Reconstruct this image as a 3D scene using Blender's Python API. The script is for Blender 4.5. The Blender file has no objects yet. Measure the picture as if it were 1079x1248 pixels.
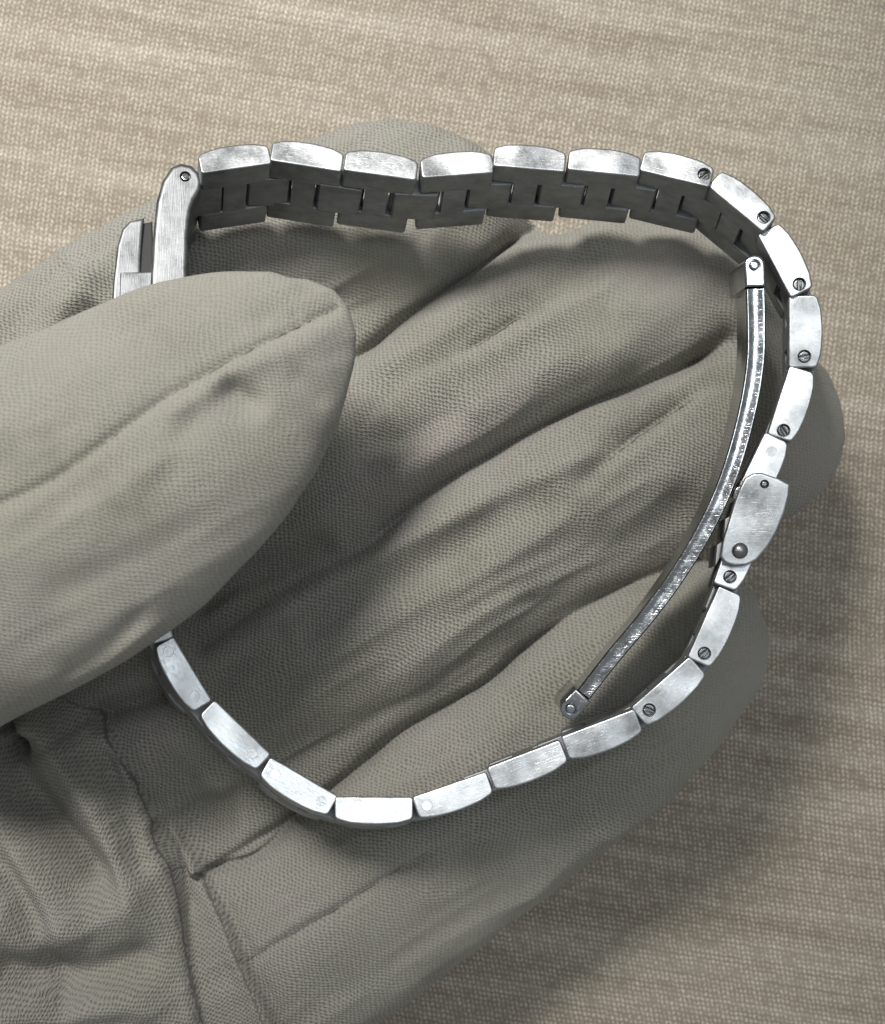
import bpy, bmesh, math, random
import numpy as np
from mathutils import Vector, Matrix

random.seed(7)
rng = np.random.default_rng(7)
R = math.radians
S = 112.4            # photo pixels per centimetre on the plane z = 0 (1 unit = 1 cm)
D = 20.0             # camera height above that plane
CX, CY = 539.5, 624.0
TABLE_Z = -5.5

# ------------------------------------------------------------------ camera, world, lamps, exposure
sc = bpy.context.scene
col = sc.collection
cam_d = bpy.data.cameras.new('camera')
cam = bpy.data.objects.new('camera', cam_d)
col.objects.link(cam)
cam.location = (0, 0, D)
cam_d.sensor_fit = 'VERTICAL'
cam_d.sensor_height = 24.0
cam_d.lens = 24.0 * D / (1248.0 / S)
cam_d.clip_start = 0.5
cam_d.clip_end = 400
cam_d.dof.use_dof = True
cam_d.dof.focus_distance = D + 0.35
cam_d.dof.aperture_fstop = cam_d.lens * 1e-3 / 0.13
sc.camera = cam

world = bpy.data.worlds.new('World')
sc.world = world
world.use_nodes = True
wn = world.node_tree
wn.nodes['Background'].inputs[0].default_value = (0.95, 0.97, 1.0, 1)
wn.nodes['Background'].inputs[1].default_value = 0.335

def lamp(name, loc, target, size, size_y, power, color):
    d = bpy.data.lights.new(name, 'AREA')
    d.shape = 'RECTANGLE'
    d.size, d.size_y, d.energy, d.color = size, size_y, power, color
    o = bpy.data.objects.new(name, d)
    col.objects.link(o)
    o.location = loc
    o.rotation_euler = (Vector(target) - Vector(loc)).to_track_quat('-Z', 'Y').to_euler()
    return o
def spot(name, loc, target, radius, cone, power, color):
    d = bpy.data.lights.new(name, 'SPOT')
    d.energy, d.color, d.shadow_soft_size, d.spot_size, d.spot_blend = power, color, radius, R(cone), 1.0
    o = bpy.data.objects.new(name, d); col.objects.link(o); o.location = loc
    o.rotation_euler = (Vector(target) - Vector(loc)).to_track_quat('-Z', 'Y').to_euler()
    return o
spot('ceiling_spot', (-13, 25, 44), (-5.0, 6.5, -3), 6.5, 36.5, 184000, (1.0, 0.965, 0.925))
lamp('ceiling_panel', (16, 16, 95), (0, 0, 0), 34, 16, 15500, (0.88, 0.95, 1.0))

sc.view_settings.view_transform = 'Standard'
sc.view_settings.look = 'None'
sc.view_settings.exposure = 0.0

# ------------------------------------------------------------------ helpers
def W(px, py, z=0.0):
    f = (D - z) / D
    return Vector(((px - CX) / S * f, -(py - CY) / S * f, z))

class NT:
    """tiny node-tree builder"""
    def __init__(s, name):
        s.m = bpy.data.materials.new(name)
        s.m.use_nodes = True
        s.t = s.m.node_tree
        s.b = s.t.nodes['Principled BSDF']
    def n(s, typ, **kw):
        nd = s.t.nodes.new(typ)
        for k, v in kw.items():
            setattr(nd, k, v)
        return nd
    def L(s, a, b):
        s.t.links.new(a, b)
    def put(s, sock, v):
        if isinstance(v, bpy.types.NodeSocket):
            s.L(v, sock)
        else:
            sock.default_value = v
    def math(s, op, a, b=0.0, c=0.0, clamp=False):
        nd = s.n('ShaderNodeMath', operation=op, use_clamp=clamp)
        s.put(nd.inputs[0], a); s.put(nd.inputs[1], b); s.put(nd.inputs[2], c)
        return nd.outputs[0]
    def noise(s, vec, scale, detail=2.0, rough=0.5, out=0):
        nd = s.n('ShaderNodeTexNoise')
        s.L(vec, nd.inputs['Vector'])
        nd.inputs['Scale'].default_value = scale
        nd.inputs['Detail'].default_value = detail
        nd.inputs['Roughness'].default_value = rough
        return nd.outputs[out]
    def mapping(s, vec, rot=(0, 0, 0), scale=(1, 1, 1), loc=(0, 0, 0)):
        nd = s.n('ShaderNodeMapping')
        s.L(vec, nd.inputs[0])
        nd.inputs[1].default_value = loc
        nd.inputs[2].default_value = rot
        nd.inputs[3].default_value = scale
        return nd.outputs[0]
    def ramp(s, fac, stops):
        nd = s.n('ShaderNodeValToRGB')
        s.L(fac, nd.inputs[0])
        e = nd.color_ramp.elements
        while len(e) < len(stops):
            e.new(0.5)
        for i, (p, c) in enumerate(stops):
            e[i].position = p
            e[i].color = tuple(c) + (1,) if len(c) == 3 else c
        return nd.outputs[0]
    def mix(s, fac, a, b, blend='MIX'):
        nd = s.n('ShaderNodeMix', data_type='RGBA', blend_type=blend)
        s.put(nd.inputs[0], fac); s.put(nd.inputs[6], a); s.put(nd.inputs[7], b)
        return nd.outputs[2]
    def maprange(s, v, a, b, c, d):
        nd = s.n('ShaderNodeMapRange')
        s.put(nd.inputs[0], v)
        for i, q in enumerate((a, b, c, d)):
            nd.inputs[i + 1].default_value = q
        return nd.outputs[0]
    def bump(s, h, strength, dist, normal=None):
        nd = s.n('ShaderNodeBump')
        s.L(h, nd.inputs['Height'])
        nd.inputs['Strength'].default_value = strength
        nd.inputs['Distance'].default_value = dist
        if normal is not None:
            s.L(normal, nd.inputs['Normal'])
        return nd.outputs[0]

def g3(v): return (v, v, v, 1)

# ------------------------------------------------------------------ materials
def mat_steel(name, rough=0.3, brush=None, base=0.62, worn=1.0, mottled=0.10, ripple=0.0, soft=0.0, brushed=0.8):
    t = NT(name)
    co = t.n('ShaderNodeTexCoord').outputs['Object']
    info = t.n('ShaderNodeObjectInfo').outputs['Random']
    off = t.n('ShaderNodeCombineXYZ')
    t.L(t.math('MULTIPLY', info, 37.0), off.inputs[0]); t.L(t.math('MULTIPLY', info, 91.0), off.inputs[1])
    va = t.n('ShaderNodeVectorMath', operation='ADD')
    t.L(co, va.inputs[0]); t.L(off.outputs[0], va.inputs[1])
    v = va.outputs[0]
    t.b.inputs['Metallic'].default_value = 1.0
    n1 = t.noise(v, 5.0, 3.0, 0.6)
    n2 = t.noise(v, 34.0, 3.0, 0.65)
    # fine hair scratches in two directions
    sc1 = t.noise(t.mapping(v, rot=(0, 0, 0.5), scale=(6, 110, 6)), 1.0, 2.0, 0.6)
    sc2 = t.noise(t.mapping(v, rot=(0, 0, -0.7), scale=(5, 130, 5)), 1.0, 2.0, 0.6)
    hair = t.math('ADD', t.maprange(sc1, 0.62, 0.72, 0, 1), t.maprange(sc2, 0.63, 0.72, 0, 1), clamp=True)
    wear = t.maprange(n2, 0.5, 0.75, 0, 1)
    colv = t.maprange(n1, 0.25, 0.75, base - 0.09, base + 0.09)
    colv = t.math('ADD', colv, t.math('MULTIPLY', hair, 0.10 * worn))
    cc = t.n('ShaderNodeCombineColor')
    t.L(t.math('MULTIPLY', colv, 0.965), cc.inputs[0]); t.L(colv, cc.inputs[1]); t.L(t.math('MULTIPLY', colv, 1.02), cc.inputs[2])
    t.L(cc.outputs[0], t.b.inputs['Base Color'])
    r = t.math('ADD', t.math('MULTIPLY', t.math('SUBTRACT', n1, 0.5), 0.3), rough)
    r = t.math('ADD', r, t.math('MULTIPLY', wear, mottled))
    t.L(r, t.b.inputs['Roughness'])
    h = t.math('ADD', t.math('MULTIPLY', n2, 0.5 * worn), t.math('MULTIPLY', hair, 0.5 * worn))
    if brush:
        br = t.noise(t.mapping(v, scale=brush), 1.0, 2.0, 0.6)
        h = t.math('ADD', h, t.math('MULTIPLY', br, brushed))
    if soft:
        h = t.math('ADD', h, t.math('MULTIPLY', t.noise(v, 1.1, 1.0, 0.5), soft))
    if ripple:
        h = t.math('ADD', h, t.math('MULTIPLY', t.noise(v, 13.0, 2.0, 0.6), ripple))
    t.L(t.bump(h, 0.35, 0.006), t.b.inputs['Normal'])
    return t.m
M_satin = mat_steel('satin_steel', 0.35, brush=(8, 90, 90), base=0.395, ripple=0.4, soft=40, brushed=0.22, worn=0.35)
M_case = mat_steel('brushed_case_steel', 0.45, base=0.215, brush=(110, 4, 40), worn=0.3, mottled=0.05, brushed=0.6, soft=4)
M_polish = mat_steel('polished_steel', 0.14, worn=0.3, base=0.36, mottled=0.18, ripple=0.8, soft=12)
M_inner_shade = mat_steel('shaded_inner_steel', 0.58, worn=0.4, base=0.31)  # matt; its darker base paints in the shade on inner and hidden faces
M_screw = mat_steel('screw_steel', 0.3, worn=0.5, base=0.18)
def mat_simple(name, c, rough=0.5, metal=0.0, **kw):
    t = NT(name)
    co = t.n('ShaderNodeTexCoord').outputs['Object']
    n = t.noise(co, 9.0, 3.0)
    t.L(t.ramp(n, [(0.2, [x * 0.85 for x in c]), (0.8, [min(1, x * 1.15) for x in c])]), t.b.inputs['Base Color'])
    t.b.inputs['Roughness'].default_value = rough
    t.b.inputs['Metallic'].default_value = metal
    for k, v in kw.items():
        t.b.inputs[k].default_value = v
    return t.m
M_gasket = mat_simple('black_gasket', (0.012, 0.012, 0.012), 0.6)
M_dial = mat_simple('silver_dial', (0.6, 0.6, 0.58), 0.4)
M_glass = mat_simple('sapphire_crystal', (0.95, 0.95, 0.95), 0.02, **{'Transmission Weight': 1.0, 'IOR': 1.6})

def mat_glove():
    t = NT('knitted_cotton')
    uv = t.n('ShaderNodeTexCoord').outputs['UV']
    ob = t.n('ShaderNodeTexCoord').outputs['Object']
    warp = t.n('ShaderNodeVectorMath', operation='MULTIPLY_ADD')
    t.L(t.noise(ob, 1.3, 2.0, out=1), warp.inputs[0]); warp.inputs[1].default_value = (0.22, 0.22, 0)
    t.L(uv, warp.inputs[2])
    jit = t.n('ShaderNodeVectorMath', operation='MULTIPLY_ADD')
    t.L(t.noise(ob, 16.0, 1.0, out=1), jit.inputs[0]); jit.inputs[1].default_value = (0.028, 0.024, 0)
    t.L(warp.outputs[0], jit.inputs[2])
    sp = t.n('ShaderNodeSeparateXYZ'); t.L(jit.outputs[0], sp.inputs[0])
    v = t.math('MULTIPLY', sp.outputs[1], 1 / 0.070)
    u = t.math('MULTIPLY', t.math('ADD', sp.outputs[0], t.math('MULTIPLY', sp.outputs[1], 0.25)), 1 / 0.056)
    def wave(q):
        return t.math('SINE', t.math('MULTIPLY', q, 2*math.pi))
    eg = t.math('ADD', wave(t.math('ADD', u, v)), wave(t.math('SUBTRACT', u, v)))      # -2 (hole) .. 2 (top of a stitch)
    # every stitch is a short slanted strand
    slant = wave(t.math('ADD', t.math('MULTIPLY', u, 2.0), t.math('MULTIPLY', v, 1.0)))
    st = t.math('ADD', t.maprange(eg, -1.9, 1.2, 0.0, 0.85), t.math('MULTIPLY', slant, 0.13))
    # nap: the raised fibres that soften the stitches in places
    att = t.n('ShaderNodeAttribute'); att.attribute_name = 'nap'
    nap = t.math('ADD', att.outputs['Fac'], t.math('MULTIPLY', t.math('SUBTRACT', t.noise(ob, 0.9, 3.0), 0.5), 0.9), clamp=True)
    amp = t.maprange(nap, 0, 1, 1.0, 0.16)
    fuzz = t.noise(t.mapping(ob, scale=(1, 1, 1)), 55.0, 4.0, 0.75)
    h = t.math('ADD', t.math('MULTIPLY', st, amp), t.math('MULTIPLY', fuzz, 0.8))
    tone = t.noise(ob, 0.75, 3.0, 0.55)
    base = t.ramp(tone, [(0.28, (0.232, 0.226, 0.190)), (0.42, (0.300, 0.290, 0.243)), (0.55, (0.306, 0.299, 0.257)), (0.72, (0.330, 0.303, 0.272))])
    hole = t.maprange(eg, -1.9, 0.3, 0.42, 1.06)  # shade down in the stitch holes, painted into the colour
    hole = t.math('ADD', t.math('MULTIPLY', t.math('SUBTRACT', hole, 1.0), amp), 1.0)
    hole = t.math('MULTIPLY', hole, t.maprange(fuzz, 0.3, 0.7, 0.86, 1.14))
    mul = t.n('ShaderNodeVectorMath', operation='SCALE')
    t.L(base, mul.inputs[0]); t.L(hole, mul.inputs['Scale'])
    # paler and darker flecks, with the painted shade of the stitch holes
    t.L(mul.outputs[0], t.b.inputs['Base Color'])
    t.b.inputs['Roughness'].default_value = 0.95
    t.b.inputs['Specular IOR Level'].default_value = 0.12
    t.b.inputs['Sheen Weight'].default_value = 0.28
    t.b.inputs['Sheen Roughness'].default_value = 0.45
    t.b.inputs['Sheen Tint'].default_value = (0.95, 0.93, 0.9, 1)
    t.L(t.bump(h, 0.95, 0.025), t.b.inputs['Normal'])
    return t.m
M_glove = mat_glove()
M_thread = mat_simple('seam_thread', (0.17, 0.15, 0.125), 0.95)
M_fibre = mat_simple('loose_fibre', (0.28, 0.26, 0.225), 0.95)

def mat_table():
    t = NT('woven_wallcovering')
    ob = t.n('ShaderNodeTexCoord').outputs['Object']
    v0 = t.mapping(ob, rot=(0, 0, R(9)))
    wv = t.n('ShaderNodeVectorMath', operation='MULTIPLY_ADD')
    t.L(t.noise(v0, 0.5, 2.0, out=1), wv.inputs[0]); wv.inputs[1].default_value = (0.10, 0.035, 0)
    t.L(v0, wv.inputs[2])
    w2 = t.n('ShaderNodeVectorMath', operation='MULTIPLY_ADD')
    t.L(t.noise(v0, 9.0, 1.0, out=1), w2.inputs[0]); w2.inputs[1].default_value = (0.03, 0.04, 0)
    t.L(wv.outputs[0], w2.inputs[2])
    sp = t.n('ShaderNodeSeparateXYZ'); t.L(w2.outputs[0], sp.inputs[0])
    # the cloth lies slightly skewed: its columns lean more towards the lower right
    yb = t.n('ShaderNodeClamp'); t.L(sp.outputs[1], yb.inputs[0]); yb.inputs[1].default_value = -9; yb.inputs[2].default_value = 7
    lean = t.math('MULTIPLY', yb.outputs[0], t.math('ADD', t.math('MULTIPLY', yb.outputs[0], -0.016), 0.14))
    u = t.math('MULTIPLY', t.math('ADD', sp.outputs[0], lean), 1 / 0.064)
    v = t.math('MULTIPLY', sp.outputs[1], 1 / 0.066)
    zig = t.math('PINGPONG', u, 1.0)
    vv = t.math('ADD', v, t.math('MULTIPLY', zig, t.maprange(sp.outputs[1], -5, 4, 0.3, 1.0)))
    fu = t.math('FRACT', u); fv = t.math('FRACT', vv)
    pu = t.math('MULTIPLY', t.math('MULTIPLY', fu, t.math('SUBTRACT', 1.0, fu)), 4.0)
    pv = t.math('MULTIPLY', t.math('MULTIPLY', fv, t.math('SUBTRACT', 1.0, fv)), 4.0)
    st = t.math('MULTIPLY', t.math('POWER', pu, 1.1), t.math('POWER', pv, 0.8))
    pres = t.noise(v0, 5.0, 2.0)
    dot = t.noise(v0, 22.0, 1.0)
    st = t.math('MULTIPLY', st, t.maprange(pres, 0.3, 0.6, 0.5, 1.05))
    st = t.math('MULTIPLY', st, t.maprange(dot, 0.3, 0.65, 0.45, 1.25))
    streak = t.noise(t.mapping(v0, scale=(0.13, 2.4, 1)), 1.0, 4.0, 0.6)
    streak2 = t.noise(t.mapping(v0, scale=(0.5, 16.0, 1), loc=(3, 7, 0)), 1.0, 2.0, 0.6)
    s = t.math('ADD', t.math('MULTIPLY', streak, 0.65), t.math('MULTIPLY', streak2, 0.35))
    ground = t.ramp(s, [(0.34, (0.192, 0.162, 0.124)), (0.50, (0.242, 0.210, 0.166)), (0.66, (0.315, 0.282, 0.232))])
    pale = t.ramp(s, [(0.34, (0.52, 0.475, 0.37)), (0.66, (0.70, 0.655, 0.55))])
    c = t.mix(t.maprange(st, 0.25, 0.9, 0, 0.82), ground, pale)
    t.L(c, t.b.inputs['Base Color'])
    t.b.inputs['Roughness'].default_value = 0.75
    t.b.inputs['Specular IOR Level'].default_value = 0.25
    h = t.math('ADD', st, t.math('MULTIPLY', streak2, 0.6))
    t.L(t.bump(h, 0.55, 0.03), t.b.inputs['Normal'])
    return t.m
M_table = mat_table()

# ------------------------------------------------------------------ object helpers
def tag(o, label=None, cat=None, group=None, kind=None):
    for k, v in (('label', label), ('category', cat), ('group', group), ('kind', kind)):
        if v: o[k] = v
    return o
def empty(name, loc):
    o = bpy.data.objects.new(name, None); col.objects.link(o); o.location = loc
    o.empty_display_size = 0.3
    return o
def link_mesh(name, me, mats, parent=None, mw=None):
    for m in (mats if isinstance(mats, (list, tuple)) else [mats]):
        me.materials.append(m)
    o = bpy.data.objects.new(name, me); col.objects.link(o)
    return place(o, parent, mw)
WORLD = {}
def place(o, parent=None, mw=None):
    mw = mw or Matrix.Identity(4)
    if parent is not None:
        o.parent = parent
        o.matrix_local = WORLD.get(parent.name, Matrix.Identity(4)).inverted() @ mw
    else:
        o.matrix_local = mw
    WORLD[o.name] = mw.copy()
    return o
def smooth(me, ang=35):
    for p in me.polygons: p.use_smooth = True
    try: me.set_sharp_from_angle(angle=R(ang))
    except Exception: pass

# ------------------------------------------------------------------ setting: the woven surface
bm = bmesh.new()
bmesh.ops.create_grid(bm, x_segments=60, y_segments=60, size=75)
for v in bm.verts:
    v.co.z = 0.03 * math.sin(v.co.x * 0.31 + 1) * math.cos(v.co.y * 0.23)
me = bpy.data.meshes.new('tabletop'); bm.to_mesh(me); bm.free(); smooth(me)
tb = link_mesh('tabletop', me, M_table, None, Matrix.Translation((0, 0, TABLE_Z)))
tag(tb, 'beige woven surface with zigzag threads and faint streaks', kind='structure')

# ------------------------------------------------------------------ the gloved hand: one implicit surface
# chains: (photo x, photo y, centre height, radius cm), flattening in height, blend radius
CH = {
 'index':  ([(-170, 560, -3.0, 1.25), (0, 505, -2.9, 1.2), (150, 408, -2.85, 1.12), (300, 318, -2.9, 1.06), (440, 268, -2.95, 1.04), (535, 268, -3.0, 0.98)], 0.92, 0.30),
 'middle': ([(60, 770, -3.1, 1.2), (270, 650, -3.0, 1.22), (450, 545, -2.85, 1.2), (600, 452, -2.85, 1.17), (745, 394, -2.9, 1.14), (850, 392, -3.0, 1.08)], 0.92, 0.30),
 'ring':   ([(100, 920, -3.1, 1.3), (280, 835, -2.95, 1.28), (450, 735, -2.8, 1.24), (610, 655, -2.75, 1.18), (760, 578, -2.8, 1.14), (880, 518, -2.85, 1.1), (922, 528, -2.95, 1.05)], 0.92, 0.30),
 'little': ([(60, 1330, -3.3, 1.5), (280, 1190, -3.1, 1.42), (430, 1090, -2.9, 1.38), (585, 985, -2.8, 1.28), (725, 880, -2.8, 1.2), (830, 790, -2.9, 1.07)], 0.92, 0.30),
 'web_upper': ([(150, 600, -3.1, 0.8), (420, 440, -3.15, 0.8), (600, 325, -3.3, 0.72)], 0.9, 0.35),
 'web_middle': ([(300, 750, -3.1, 0.8), (560, 590, -3.1, 0.8), (850, 450, -3.2, 0.72)], 0.9, 0.35),
 'web_lower': ([(200, 1060, -3.2, 0.9), (408, 963, -3.1, 0.85), (597, 835, -3.1, 0.8), (770, 715, -3.2, 0.7)], 0.9, 0.35),
 'palm':   ([(-150, 800, -3.2, 1.6), (50, 1000, -3.3, 1.6), (-120, 1150, -3.2, 1.9)], 0.85, 0.5),
 'heel':   ([(40, 905, -2.25, 0.62), (100, 985, -2.25, 0.85), (120, 1090, -2.4, 1.05), (160, 1230, -2.5, 1.2), (200, 1400, -2.6, 1.4)], 0.9, 0.16),
 'cuff':   ([(-120, 960, -2.3, 1.4), (-60, 1150, -2.3, 1.6), (-20, 1330, -2.4, 1.8)], 0.8, 0.35),
 'thumb':  ([(-260, 1000, -2.2, 1.6), (-190, 790, -0.4, 1.6), (-25, 668, 0.95, 1.60), (136, 577, 1.15, 1.48), (255, 488, 1.0, 1.12), (318, 440, 0.88, 0.72)], 0.66, 0.5),
 'thumb_tip': ([(290, 440, 0.95, 0.80), (379, 401, 0.88, 0.37), (342, 484, 0.86, 0.50), (270, 540, 0.95, 0.75)], 0.66, 0.25),
}
def spline(pts, n=6):
    pts = [np.array(p, float) for p in pts]
    P = [2*pts[0]-pts[1]] + pts + [2*pts[-1]-pts[-2]]
    out = []
    for i in range(1, len(P)-2):
        for k in range(n):
            t = k / n
            out.append(0.5*((2*P[i]) + (-P[i-1]+P[i+1])*t + (2*P[i-1]-5*P[i]+4*P[i+1]-P[i+2])*t*t + (-P[i-1]+3*P[i]-3*P[i+1]+P[i+2])*t**3))
    out.append(P[-2])
    return out
CH3 = {k: ([(W(a, b, c), r) for a, b, c, r in (spline(pts, 2) if len(pts) > 3 else pts)], f, kk) for k, (pts, f, kk) in CH.items()}
H = 0.027
lo = np.array([-9.2, -9.2, -4.74]); hi = np.array([6.0, 5.6, 2.5])
dims = np.ceil((hi - lo) / H).astype(int)
F = np.full(dims, 9.0, np.float32)
ax = [np.float32(lo[i]) + np.arange(dims[i], dtype=np.float32) * np.float32(H) for i in range(3)]
def smin(a, b, k):
    h = np.maximum(k - np.abs(a - b), 0) / k
    return np.minimum(a, b) - h * h * k * 0.25
for name, (pts, fl, kk) in CH3.items():
    for (a, ra), (b, rb) in zip(pts, pts[1:]):
        m = max(ra, rb) + 0.55
        i0 = [max(0, int((min(a[i], b[i]) - m - lo[i]) / H)) for i in range(3)]
        i1 = [min(int(dims[i]), int((max(a[i], b[i]) + m - lo[i]) / H) + 1) for i in range(3)]
        X = ax[0][i0[0]:i1[0], None, None]; Y = ax[1][None, i0[1]:i1[1], None]; Z = ax[2][None, None, i0[2]:i1[2]]
        d = np.array(b - a, np.float32); dd = d[0]**2 + d[1]**2
        t = np.clip(((X - a[0]) * d[0] + (Y - a[1]) * d[1]) / dd, 0, 1)
        r = ra + (rb - ra) * t
        q = np.sqrt((X - a[0] - t * d[0])**2 + (Y - a[1] - t * d[1])**2 + ((Z - a[2] - t * d[2]) / fl)**2) - r
        sl = tuple(slice(p, e) for p, e in zip(i0, i1))
        F[sl] = smin(F[sl], q, kk)
# close the surface at the block's own border
F[0] = F[-1] = 1; F[:, 0] = F[:, -1] = 1; F[:, :, 0] = F[:, :, -1] = 1

def surface_nets(F):
    ins = F < 0
    nx, ny, nz = F.shape
    c = np.zeros((nx-1, ny-1, nz-1), np.uint8)
    for dx in (0, 1):
        for dy in (0, 1):
            for dz in (0, 1):
                c += ins[dx:nx-1+dx, dy:ny-1+dy, dz:nz-1+dz]
    act = (c > 0) & (c < 8)
    I, J, K = np.nonzero(act)
    idx = np.full(act.shape, -1, np.int32); idx[I, J, K] = np.arange(len(I), dtype=np.int32)
    cor = [(dx, dy, dz) for dx in (0, 1) for dy in (0, 1) for dz in (0, 1)]
    val = {q: F[I+q[0], J+q[1], K+q[2]] for q in cor}
    acc = np.zeros((len(I), 3)); cnt = np.zeros(len(I))
    for a in cor:
        for k in range(3):
            if a[k] == 0:
                b = list(a); b[k] = 1; b = tuple(b)
                va, vb = val[a], val[b]
                m = (va < 0) != (vb < 0)
                t = np.where(m, va / np.where(m, va - vb, 1), 0)
                p = np.array(a, float)[None, :].repeat(len(I), 0); p[:, k] += t
                acc[m] += p[m]; cnt[m] += 1
    V = acc / cnt[:, None] + np.stack([I, J, K], 1)
    quads = []
    for k in range(3):
        u, v = (k+1) % 3, (k+2) % 3
        s0 = [slice(None)]*3; s1 = [slice(None)]*3
        s0[k] = slice(0, -1); s1[k] = slice(1, None)
        A = ins[tuple(s0)]; B = ins[tuple(s1)]
        P = np.stack(np.nonzero(A != B), 1)
        P = P[(P[:, u] > 0) & (P[:, v] > 0) & (P[:, u] < F.shape[u]-1) & (P[:, v] < F.shape[v]-1)]
        flip = B[P[:, 0], P[:, 1], P[:, 2]]
        def g(du, dv):
            Q = P.copy(); Q[:, u] -= du; Q[:, v] -= dv
            return idx[Q[:, 0], Q[:, 1], Q[:, 2]]
        q = np.stack([g(1, 1), g(0, 1), g(0, 0), g(1, 0)], 1)
        q[flip] = q[flip][:, ::-1]
        quads.append(q)
    return V, np.concatenate(quads)
V, Q = surface_nets(F)
del F
V = V * H + lo[None, :]
def smooth_pos(V, Q, n=2):
    for _ in range(n):
        s = np.zeros_like(V); c = np.zeros(len(V))
        for i in range(4):
            a, b = Q[:, i], Q[:, (i+1) % 4]
            for k in range(3):
                s[:, k] += np.bincount(a, V[b, k], len(V)) + np.bincount(b, V[a, k], len(V))
            c += np.bincount(a, minlength=len(V)) + np.bincount(b, minlength=len(V))
        V = 0.5 * V + 0.5 * s / c[:, None]
    return V
V = smooth_pos(V, Q, 3)
def vnormals(V, Q):
    n = np.cross(V[Q[:, 2]] - V[Q[:, 0]], V[Q[:, 3]] - V[Q[:, 1]])
    N = np.zeros_like(V)
    for i in range(4):
        for k in range(3):
            N[:, k] += np.bincount(Q[:, i], n[:, k], len(V))
    return N / np.maximum(np.linalg.norm(N, axis=1), 1e-9)[:, None]
N = vnormals(V, Q)
# nearest chain for every vertex -> cloth coordinates
best = np.full(len(V), 1e9); UV = np.zeros((len(V), 2)); CID = np.zeros(len(V), int)
for ci, (name, (pts, fl, kk)) in enumerate(CH3.items()):
    s0 = 0.0
    for (a, ra), (b, rb) in zip(pts, pts[1:]):
        a_ = np.array(a); d = np.array(b - a); l = math.hypot(d[0], d[1])
        t = np.clip(((V[:, 0]-a_[0])*d[0] + (V[:, 1]-a_[1])*d[1]) / l**2, 0, 1)
        C = a_[None] + t[:, None] * d[None]
        r = ra + (rb - ra) * t
        e = V - C
        q = np.sqrt(e[:, 0]**2 + e[:, 1]**2 + (e[:, 2]/fl)**2) - r
        side = (e[:, 0] * -d[1] + e[:, 1] * d[0]) / l
        along = (e[:, 0] * d[0] + e[:, 1] * d[1]) / l
        m = q < best - 0.012
        best = np.minimum(best, q)
        ang = np.arctan2(side, e[:, 2] / fl)
        UV[m, 0] = (s0 + t * l + along)[m] + ci * 3.37
        UV[m, 1] = (ang * 1.15)[m] + ci * 1.71
        CID[m] = ci
        s0 += l
KEYS = list(CH3)
TH = KEYS.index('thumb'); THS = [TH, KEYS.index('thumb_tip')]
PX = CX + V[:, 0] * S * D / (D - V[:, 2]); PY = CY - V[:, 1] * S * D / (D - V[:, 2])
# the cloth of the cuff hangs at its own angle, left of the fold that runs down from the thumb
lx = np.interp(PY, [600, 870, 950, 1000, 1060, 1140, 1250, 1500], [-500, 120, 166, 186, 206, 226, 248, 300])
hcm = 1 / (1 + np.exp(np.clip((PX - lx) / 5.0, -30, 30))) * (PY > 840)
lb = np.interp(PY, [1000, 1058, 1110, 1190, 1280, 1500], [100, 246, 270, 302, 340, 420])
hc = ((hcm > 0.5) | ((PX < lb) & (PY > 1058))) & ~np.isin(CID, THS)
def frame_uv(deg, m):
    ca, sa = math.cos(R(deg)), math.sin(R(deg))
    UV[m, 0] = (V[:, 0]*ca + V[:, 1]*sa)[m]; UV[m, 1] = (-V[:, 0]*sa + V[:, 1]*ca)[m]
thumbs = np.isin(CID, THS)
PU = V[:, 0]*math.cos(R(31)) + V[:, 1]*math.sin(R(31)); PV = -V[:, 0]*math.sin(R(31)) + V[:, 1]*math.cos(R(31))
frame_uv(31, ~hc & ~thumbs); frame_uv(-66, hc & (hcm > 0.5)); frame_uv(-80, hc & (hcm <= 0.5)); frame_uv(35, thumbs)
# photo position of each vertex, used to lay the folds
def poly_dist(pts):
    """signed distance in photo px (positive = right-hand side, walking the line) and 0..1 position along it"""
    pts = np.array(pts, float)
    seg = np.linalg.norm(np.diff(pts, axis=0), axis=1); tot = seg.sum(); cum = 0
    bd = np.full(len(V), 1e9); bs = np.zeros(len(V)); bt = np.zeros(len(V))
    for i in range(len(pts)-1):
        a, b = pts[i], pts[i+1]; d = b - a
        t = np.clip(((PX-a[0])*d[0] + (PY-a[1])*d[1]) / (d @ d), 0, 1)
        ex, ey = PX - a[0] - t*d[0], PY - a[1] - t*d[1]
        q = np.hypot(ex, ey); m = q < bd
        bd[m] = q[m]; bs[m] = np.sign(d[0]*ey - d[1]*ex)[m]; bt[m] = ((cum + t*seg[i]) / tot)[m]
        cum += seg[i]
    return bd, bs, bt
up = np.clip(N[:, 2] * 2.0, 0, 1)
below = ~np.isin(CID, THS)
isth = np.isin(CID, THS) & (V[:, 2] > -0.4)
disp = np.zeros(len(V))
def fold(pts, amp, wr, wl, mask=None, taper=(0.15, 0.15), sharp=2.0):
    """amp<0 groove, amp>0 ridge; wr / wl = widths in px on the right / left side of the line"""
    global disp
    d, s, t = poly_dist(spline(pts))
    w = np.where(s > 0, wr, wl)
    pr = np.exp(-(d / w) ** sharp)
    tp = np.clip(t / max(taper[0], 1e-3), 0, 1) * np.clip((1-t) / max(taper[1], 1e-3), 0, 1)
    tp = tp * tp * (3 - 2*tp)
    mk = below if mask is None else mask
    disp += amp * ((1.7 + 0.7*hcm) if mask is None else 1.5) * pr * tp * mk
ALLB = below
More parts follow.
